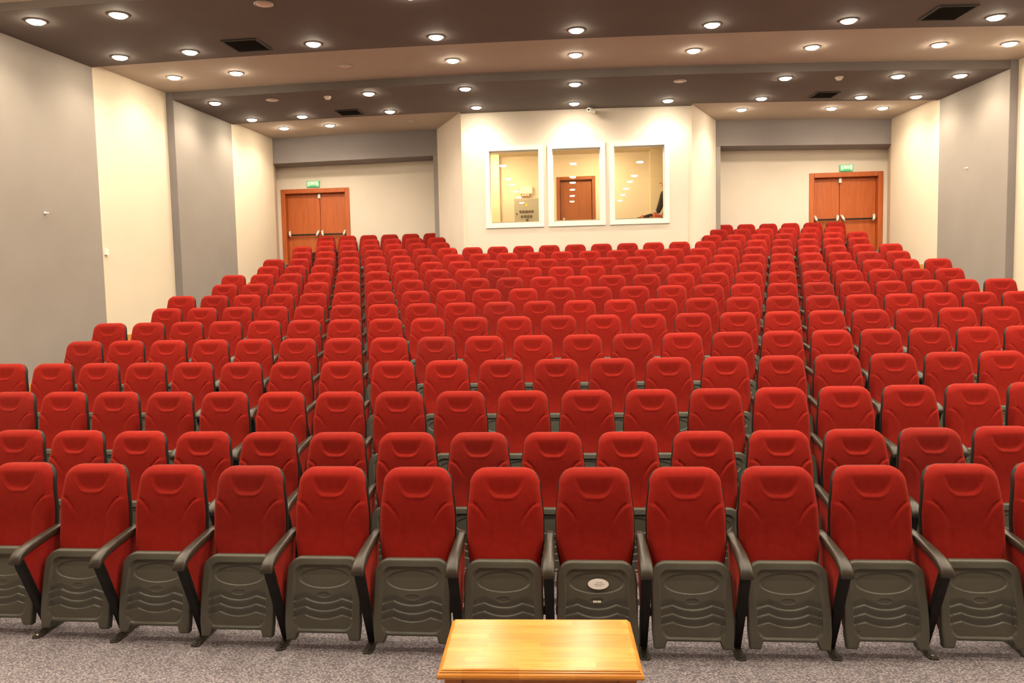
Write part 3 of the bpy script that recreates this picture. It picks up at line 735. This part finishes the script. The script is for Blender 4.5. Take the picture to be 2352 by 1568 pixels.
def back_front(x, z):
    w_ = back_w(z); rr = 0.05
    d = min(max(0.0, w_ - abs(x)), max(0.0, BT - z))
    rc = 0.095
    if z > BT - rc and abs(x) > back_w(BT - rc) - rc:
        d = max(0.0, rc - math.hypot(abs(x) - (back_w(BT - rc) - rc), z - (BT - rc)))
    f = 0.055 * math.sqrt(max(0.0, 1 - (1 - min(d / rr, 1)) ** 2))
    ax = abs(x)
    # headrest pocket: the surface falls away downwards to a U-shaped ledge
    zu = 0.915 + 0.125 * min(1.2, ax / 0.122) ** 4
    top = BT - 0.035
    if z < top and ax < 0.145:
        inside = smoothstep(zu - 0.004, zu + 0.004, z) * (1 - smoothstep(0.114, 0.132, ax))
        f -= 0.019 * inside * smoothstep(top, 0.93, z)
        f += 0.0035 * math.exp(-((z - zu + 0.012) / 0.010) ** 2) * (1 - smoothstep(0.07, 0.12, ax))
    # side wings below the shoulder creases stand proud of the middle panel
    t_ = (ax - 0.085) / 0.115
    if t_ > 0:
        t_ = min(t_, 1.0)
        zc = 0.70 + 0.165 * (1 - (1 - t_) ** 1.7)
        s_ = smoothstep(zc + 0.006, zc - 0.006, z) * smoothstep(0.08, 0.5, t_) * (1 - 0.5 * smoothstep(0.62, 0.46, z))
        f += 0.011 * s_ * (1 - smoothstep(w_ - 0.03, w_, ax) * 0.6)
        f -= 0.008 * math.exp(-((z - zc - 0.006) / 0.009) ** 2) * smoothstep(0.12, 0.5, t_) * (1 - smoothstep(0.9, 1.0, t_))
    # two vertical stitch lines in the lower half
    f -= 0.003 * math.exp(-((ax - 0.088) / 0.006) ** 2) * smoothstep(0.74, 0.66, z)
    return f
def grid_u(i, n):
    u = -1 + 2 * i / n
    return 0.55 * u + 0.45 * math.sin(u * PI / 2)
def grid_v(k, n):
    v = k / n
    return 0.5 * v + 0.5 * math.sin(v * PI / 2)
NX, NZ = 72, 90
def bz(k): return BB + (BT - BB) * grid_v(k, NZ)
def bf(i, k):
    z = bz(k); x = grid_u(i, NX) * back_w(z)
    return (x, back_line(z) - back_front(x, z), z)
def bb_(i, k):
    z = bz(k); x = grid_u(i, NX) * back_w(z)
    return (x, back_line(z) + 0.004, z)
ME = {}
ME['backrest'] = sheet_solid(bf, bb_, NX, NZ, 'backrest', M['red'])
ME['backrest_dull'] = ME['backrest'].copy(); ME['backrest_dull'].materials.clear(); ME['backrest_dull'].materials.append(M['dull_red'])
# hard plastic shell behind the cushion
def shell_pt(i, k, front):
    n, nz = 20, 24
    z = 0.30 + (BT - 0.002 - 0.30) * grid_v(k, nz); zz = max(BB, min(BT, z + 0.002))
    w_ = back_w(zz) + 0.003 if z > 0.42 else 0.215 - 0.06 * (0.42 - z) / 0.12
    x = grid_u(i, n) * w_
    y = back_line(max(z, 0.40)) - 0.012
    if front: return (x, y, z)
    e = min(1.0, (w_ - abs(x)) / 0.05); e2 = min(1.0, max(0, (BT - 0.002 - z)) / 0.05)
    return (x, y + 0.030 + 0.026 * math.sqrt(max(0, 1 - (1 - min(e, e2)) ** 2)), z)
ME['back_shell'] = sheet_solid(lambda i, k: shell_pt(i, k, True), lambda i, k: shell_pt(i, k, False), 20, 24, 'back_shell', M['shell'])
# tipped-up seat: plastic pan with embossed panel
PT, PBm, PW = 0.560, 0.072, 0.240
def pan_y(z): return -0.205 - 0.100 * (PT - z) / (PT - PBm) - 0.012 * math.sin(PI * (PT - z) / (PT - PBm))
def pan_w(z):
    q = (PT - z) / (PT - PBm)
    return PW * (0.985 + 0.015 * math.sin(q * PI)) - 0.006 * smoothstep(0.8, 1.0, q)
def pan_top(x):
    rc = 0.095; d = abs(x) - (PW - rc)
    return PT if d <= 0 else PT - rc + math.sqrt(max(0.0, rc * rc - d * d))
def pan_bot(x):
    return PBm + 0.043 * (1 - smoothstep(0.155, 0.178, abs(x)))
def wave(x, z0):
    ax = abs(x)
    return z0 - 0.026 * (1 - (ax / 0.115) ** 2) if ax < 0.115 else z0 - 0.020 * (ax - 0.115) / 0.075
def pan_relief(x, z):
    ax = abs(x)
    # recessed panel
    cx_, cz = max(0, ax - 0.130), max(abs(z - 0.325) - 0.135, 0)
    dd = math.hypot(cx_, cz) - 0.055
    r = 0.014 * (1 - smoothstep(-0.003, 0.003, dd))
    if dd < 0.004:
        e = math.hypot(x / 0.160, (z - 0.436) / 0.058)
        r += 0.007 * (1 - smoothstep(0.97, 1.02, e))
        e2 = math.hypot(x / 0.040, (z - 0.337) / 0.016)
        r += 0.005 * (1 - smoothstep(0.85, 1.1, e2))
        if ax < 0.186:
            for z0 in (0.316, 0.268, 0.220):
                h = z - wave(x, z0)
                if -0.003 < h < 0.044:
                    r += 0.0095 * smoothstep(-0.002, 0.0015, h) * (1 - smoothstep(0.0, 0.046, h))
    for (sx_, sz) in ((0.163, 0.487), (0.160, 0.163)):
        r += 0.004 * math.exp(-((ax - sx_) ** 2 + (z - sz) ** 2) / 0.00003)
    # soft outer edge
    d = min(pan_w(z) - ax, pan_top(x) - z, z - pan_bot(x))
    r += 0.012 * (1 - math.sqrt(max(0.0, 1 - (1 - min(max(d, 0) / 0.014, 1)) ** 2)))
    return r
PX, PZ = 120, 210
def pan_xz(i, k):
    u = -1 + 2 * i / PX; x = (0.7 * u + 0.3 * math.sin(u * PI / 2)) * PW
    z0, z1 = pan_bot(x), pan_top(x)
    v = k / PZ; z = z0 + (z1 - z0) * v
    return x * pan_w(z) / PW, z
def pf(i, k):
    x, z = pan_xz(i, k); return (x, pan_y(z) + pan_relief(x, z), z)
def pbk(i, k):
    x, z = pan_xz(i, k); return (x, pan_y(z) + 0.030 + 0.015 * smoothstep(0.30, 0.1, z), z)
ME['seat_pan'] = sheet_solid(pf, pbk, PX, PZ, 'seat_pan', M['plastic'])
def cush_pt(i, k, front):
    n, nz = 24, 24
    u = -1 + 2 * i / n; z = 0.150 + (0.548 - 0.150) * grid_v(k, nz)
    w_ = PW - 0.012 - 0.085 * (1 - math.sqrt(max(0, 1 - max(0, (z - 0.47) / 0.08) ** 2)))
    x = grid_u(i, n) * w_
    yf = pan_y(z) + 0.036 + 0.015 * smoothstep(0.30, 0.1, z)
    if front: return (x, yf, z)
    e = min(1.0, (w_ - abs(x)) / 0.04, max(0, 0.548 - z) / 0.04, max(0, z - 0.150) / 0.05)
    th = 0.012 + (0.030 + 0.055 * smoothstep(0.52, 0.25, z)) * math.sqrt(max(0, 1 - (1 - e) ** 2))
    return (x, yf + th, z)
ME['seat_cushion'] = sheet_solid(lambda i, k: cush_pt(i, k, True), lambda i, k: cush_pt(i, k, False), 24, 24, 'seat_cushion', M['red'])
ME['seat_hinge'] = bevelled(MB().box(-0.248, 0.248, -0.165, -0.100, 0.205, 0.262).mesh('seat_hinge', M['plastic']), 0.006)
ME['armrest'] = MB().sweep([((0, 0.020, 0.652), 0.024, 0.020), ((0, -0.03, 0.650), 0.028, 0.022), ((0, -0.18, 0.632), 0.032, 0.023), ((0, -0.30, 0.614), 0.036, 0.024),
                            ((0, -0.355, 0.601), 0.038, 0.025), ((0, -0.392, 0.583), 0.038, 0.025), ((0, -0.414, 0.560), 0.038, 0.022), ((0, -0.424, 0.541), 0.037, 0.016)], 16, 0.6).mesh('armrest', M['arm'], True)
ME['side_panel'] = bevelled(MB().prism([(0.0, 0.625), (-0.385, 0.565), (-0.36, 0.50), (-0.245, 0.235), (-0.15, 0.215), (-0.10, 0.30), (-0.03, 0.45)], 'x', -0.016, 0.016).mesh('side_panel', M['panel_red']), 0.004)
pp = MB().sweep([((0, -0.392, 0.560), 0.031, 0.016), ((0, -0.375, 0.52), 0.031, 0.018), ((0, -0.262, 0.25), 0.027, 0.02), ((0, -0.175, 0.04), 0.023, 0.022), ((0, -0.165, 0.012), 0.024, 0.024)], 12, 0.35)
pp.prism([(-0.235, 0.235), (-0.155, 0.012), (-0.02, 0.012), (-0.06, 0.20), (-0.14, 0.225)], 'x', -0.012, 0.012)
ME['support_post'] = pp.mesh('support_post', M['black'])
ft = MB().prism([(-0.031, -0.285), (-0.020, -0.30), (0.020, -0.30), (0.031, -0.285), (0.027, 0.06), (-0.027, 0.06)], 'z', 0.0, 0.010)
ft.prism([(-0.30 + 0.05, 0.010), (-0.16, 0.040), (0.04, 0.040), (0.05, 0.010)], 'x', -0.022, 0.022)
ME['foot'] = bevelled(ft.mesh('foot', M['foot']), 0.003)
ME['bolt'] = MB().lathe([(0.011, 0.0), (0.011, 0.005), (0.007, 0.008)], n=12).mesh('bolt', M['foot'], True)
ME['bolt_shiny'] = MB().lathe([(0.012, 0.0), (0.012, 0.006), (0.008, 0.010)], n=12).mesh('bolt', M['bolt'], True)

PITCH_S = 0.56
def stand(parent, x, bolt=None):
    put('armrest', ME['armrest'], parent, (x, 0, 0)); put('side_panel', ME['side_panel'], parent, (x, 0, 0))
    put('support_post', ME['support_post'], parent, (x, 0, 0)); f = put('foot', ME['foot'], parent, (x, 0, 0))
    if bolt: put('bolt', bolt, f, (0, -0.272, 0.010))
DULL = {(1, -3.5), (2, -1), (2, 5), (5, -2.5), (5, -10.5), (7, -1.5), (9, -1.5), (10, -2), (10, 3), (11, 10.5), (8, 7), (10, 8), (3, -9.5)}
def frange(a, b):
    r = []; x = a
    while x <= b + 1e-6: r.append(x); x += 1
    return r
BLOCKS = {1: [(-6.5, 5.5)], 2: [(-8, 6)], 3: [(-9.5, 7.5)], 4: [(-11, 8)], 5: [(-10.5, 9.5)], 6: [(-11, 10)],
          14: [(-11, -5), (6, 12)], 15: [(-10.5, -5.5), (6.5, 11.5)], 16: [(-11, -6), (7, 12)]}
for n in range(7, 14): BLOCKS[n] = [(-11, 12)] if n % 2 == 0 else [(-10.5, 11.5)]
def row_name(n):
    if n == 1: return 'front row'
    if n <= 8: return '%s row from the stage' % ORD[n - 1]
    if n == 16: return 'rearmost row'
    return '%s row from the back' % ORD[16 - n]
def seat_label(n, b, nb, k, cnt, dull):
    kind = 'dull dark red tip-up seat' if dull else 'red tip-up seat'
    where = row_name(n)
    if nb == 2: where = where + (', block left of booth' if b == 0 else ', block right of booth')
    if k < cnt - 1 - k: pos = 'leftmost' if k == 0 else '%s from left end' % ORD[k]
    elif k == cnt - 1: pos = 'rightmost'
    else: pos = '%s from right end' % ORD[cnt - 1 - k]
    return '%s, %s, %s' % (kind, where, pos)
for n in range(1, 17):
    for b, (j0, j1) in enumerate(BLOCKS[n]):
        js = frange(j0, j1)
        for k, j in enumerate(js):
            s = j * PITCH_S; x, y = seat_pos(n, s); xp = seat_pos(n, s - PITCH_S)[0]; xn = seat_pos(n, s + PITCH_S)[0]
            dull = (n, j) in DULL
            label = seat_label(n, b, len(BLOCKS[n]), k, len(js), dull)
            if n == 1 and j == 0.5: label = 'red tip-up seat with white oval sticker, front row behind the table'
            sc = (xn - xp) / 2 / PITCH_S
            t = thing('auditorium_seat', label, 'seat', (x, y, ROW_Z[n - 1]), 'red tip-up seats in the %s' % row_name(n))
            t.scale = (sc, 1, 1)
            put('backrest', ME['backrest_dull' if dull else 'backrest'], t); put('back_shell', ME['back_shell'], t)
            pan = put('seat_pan', ME['seat_pan'], t); put('seat_cushion', ME['seat_cushion'], t); put('seat_hinge', ME['seat_hinge'], t)
            bolt = None
            if n == 1: bolt = ME['bolt_shiny'] if j in (-6.5 + 1, 4.5) else ME['bolt']
            stand(t, (xp - x) / 2 / sc, bolt)
            if k == len(js) - 1: stand(t, (xn - x) / 2 / sc, bolt)
            if n == 1 and j == 0.5: STICKER = pan
# white oval sticker and maker's badge on one front seat
M['sticker'] = mat('white_paper_sticker', (0.95, 0.93, 0.92), 0.35)
M['ink'] = mat('faint_grey_print', (0.50, 0.47, 0.42), 0.6)
def slope_obj(name, b, m, z, dy, parent, x=0.0):
    o = put(name, b.mesh(name, m), parent, (x, pan_y(z) + dy, z), (math.atan(0.100 / (PT - PBm)) * -1.0, 0, 0))
    return o
st = MB(); NS = 32
st.add([(0.062 * math.cos(2 * PI * q / NS), yy, 0.031 * math.sin(2 * PI * q / NS)) for yy in (-0.0012, 0.0012) for q in range(NS)],
       [tuple(range(NS)), tuple(range(NS, 2 * NS))] + [(q, (q + 1) % NS, NS + (q + 1) % NS, NS + q) for q in range(NS)])
sto = slope_obj('sticker', st, M['sticker'], 0.434, 0.008, STICKER, 0.010)
pk = MB()
for (z, spans) in ((0.010, ((-0.012, 0.002), (0.006, 0.026))), (0.0, ((-0.030, -0.026), (-0.020, 0.000), (0.004, 0.034))), (-0.009, ((-0.018, -0.002), (0.002, 0.022)))):
    for a, b in spans: pk.box(a, b, -0.0020, -0.0011, z - 0.0018, z + 0.0018)
slope_obj('sticker_print', pk, M['ink'], 0.434, 0.008, STICKER, 0.010)
bd = MB().box(-0.024, -0.001, -0.002, 0.002, -0.005, 0.005); bd.box(0.001, 0.024, -0.002, 0.002, -0.005, 0.005)
slope_obj('badge', bd, M['white'], 0.336, 0.009, STICKER, 0.0)
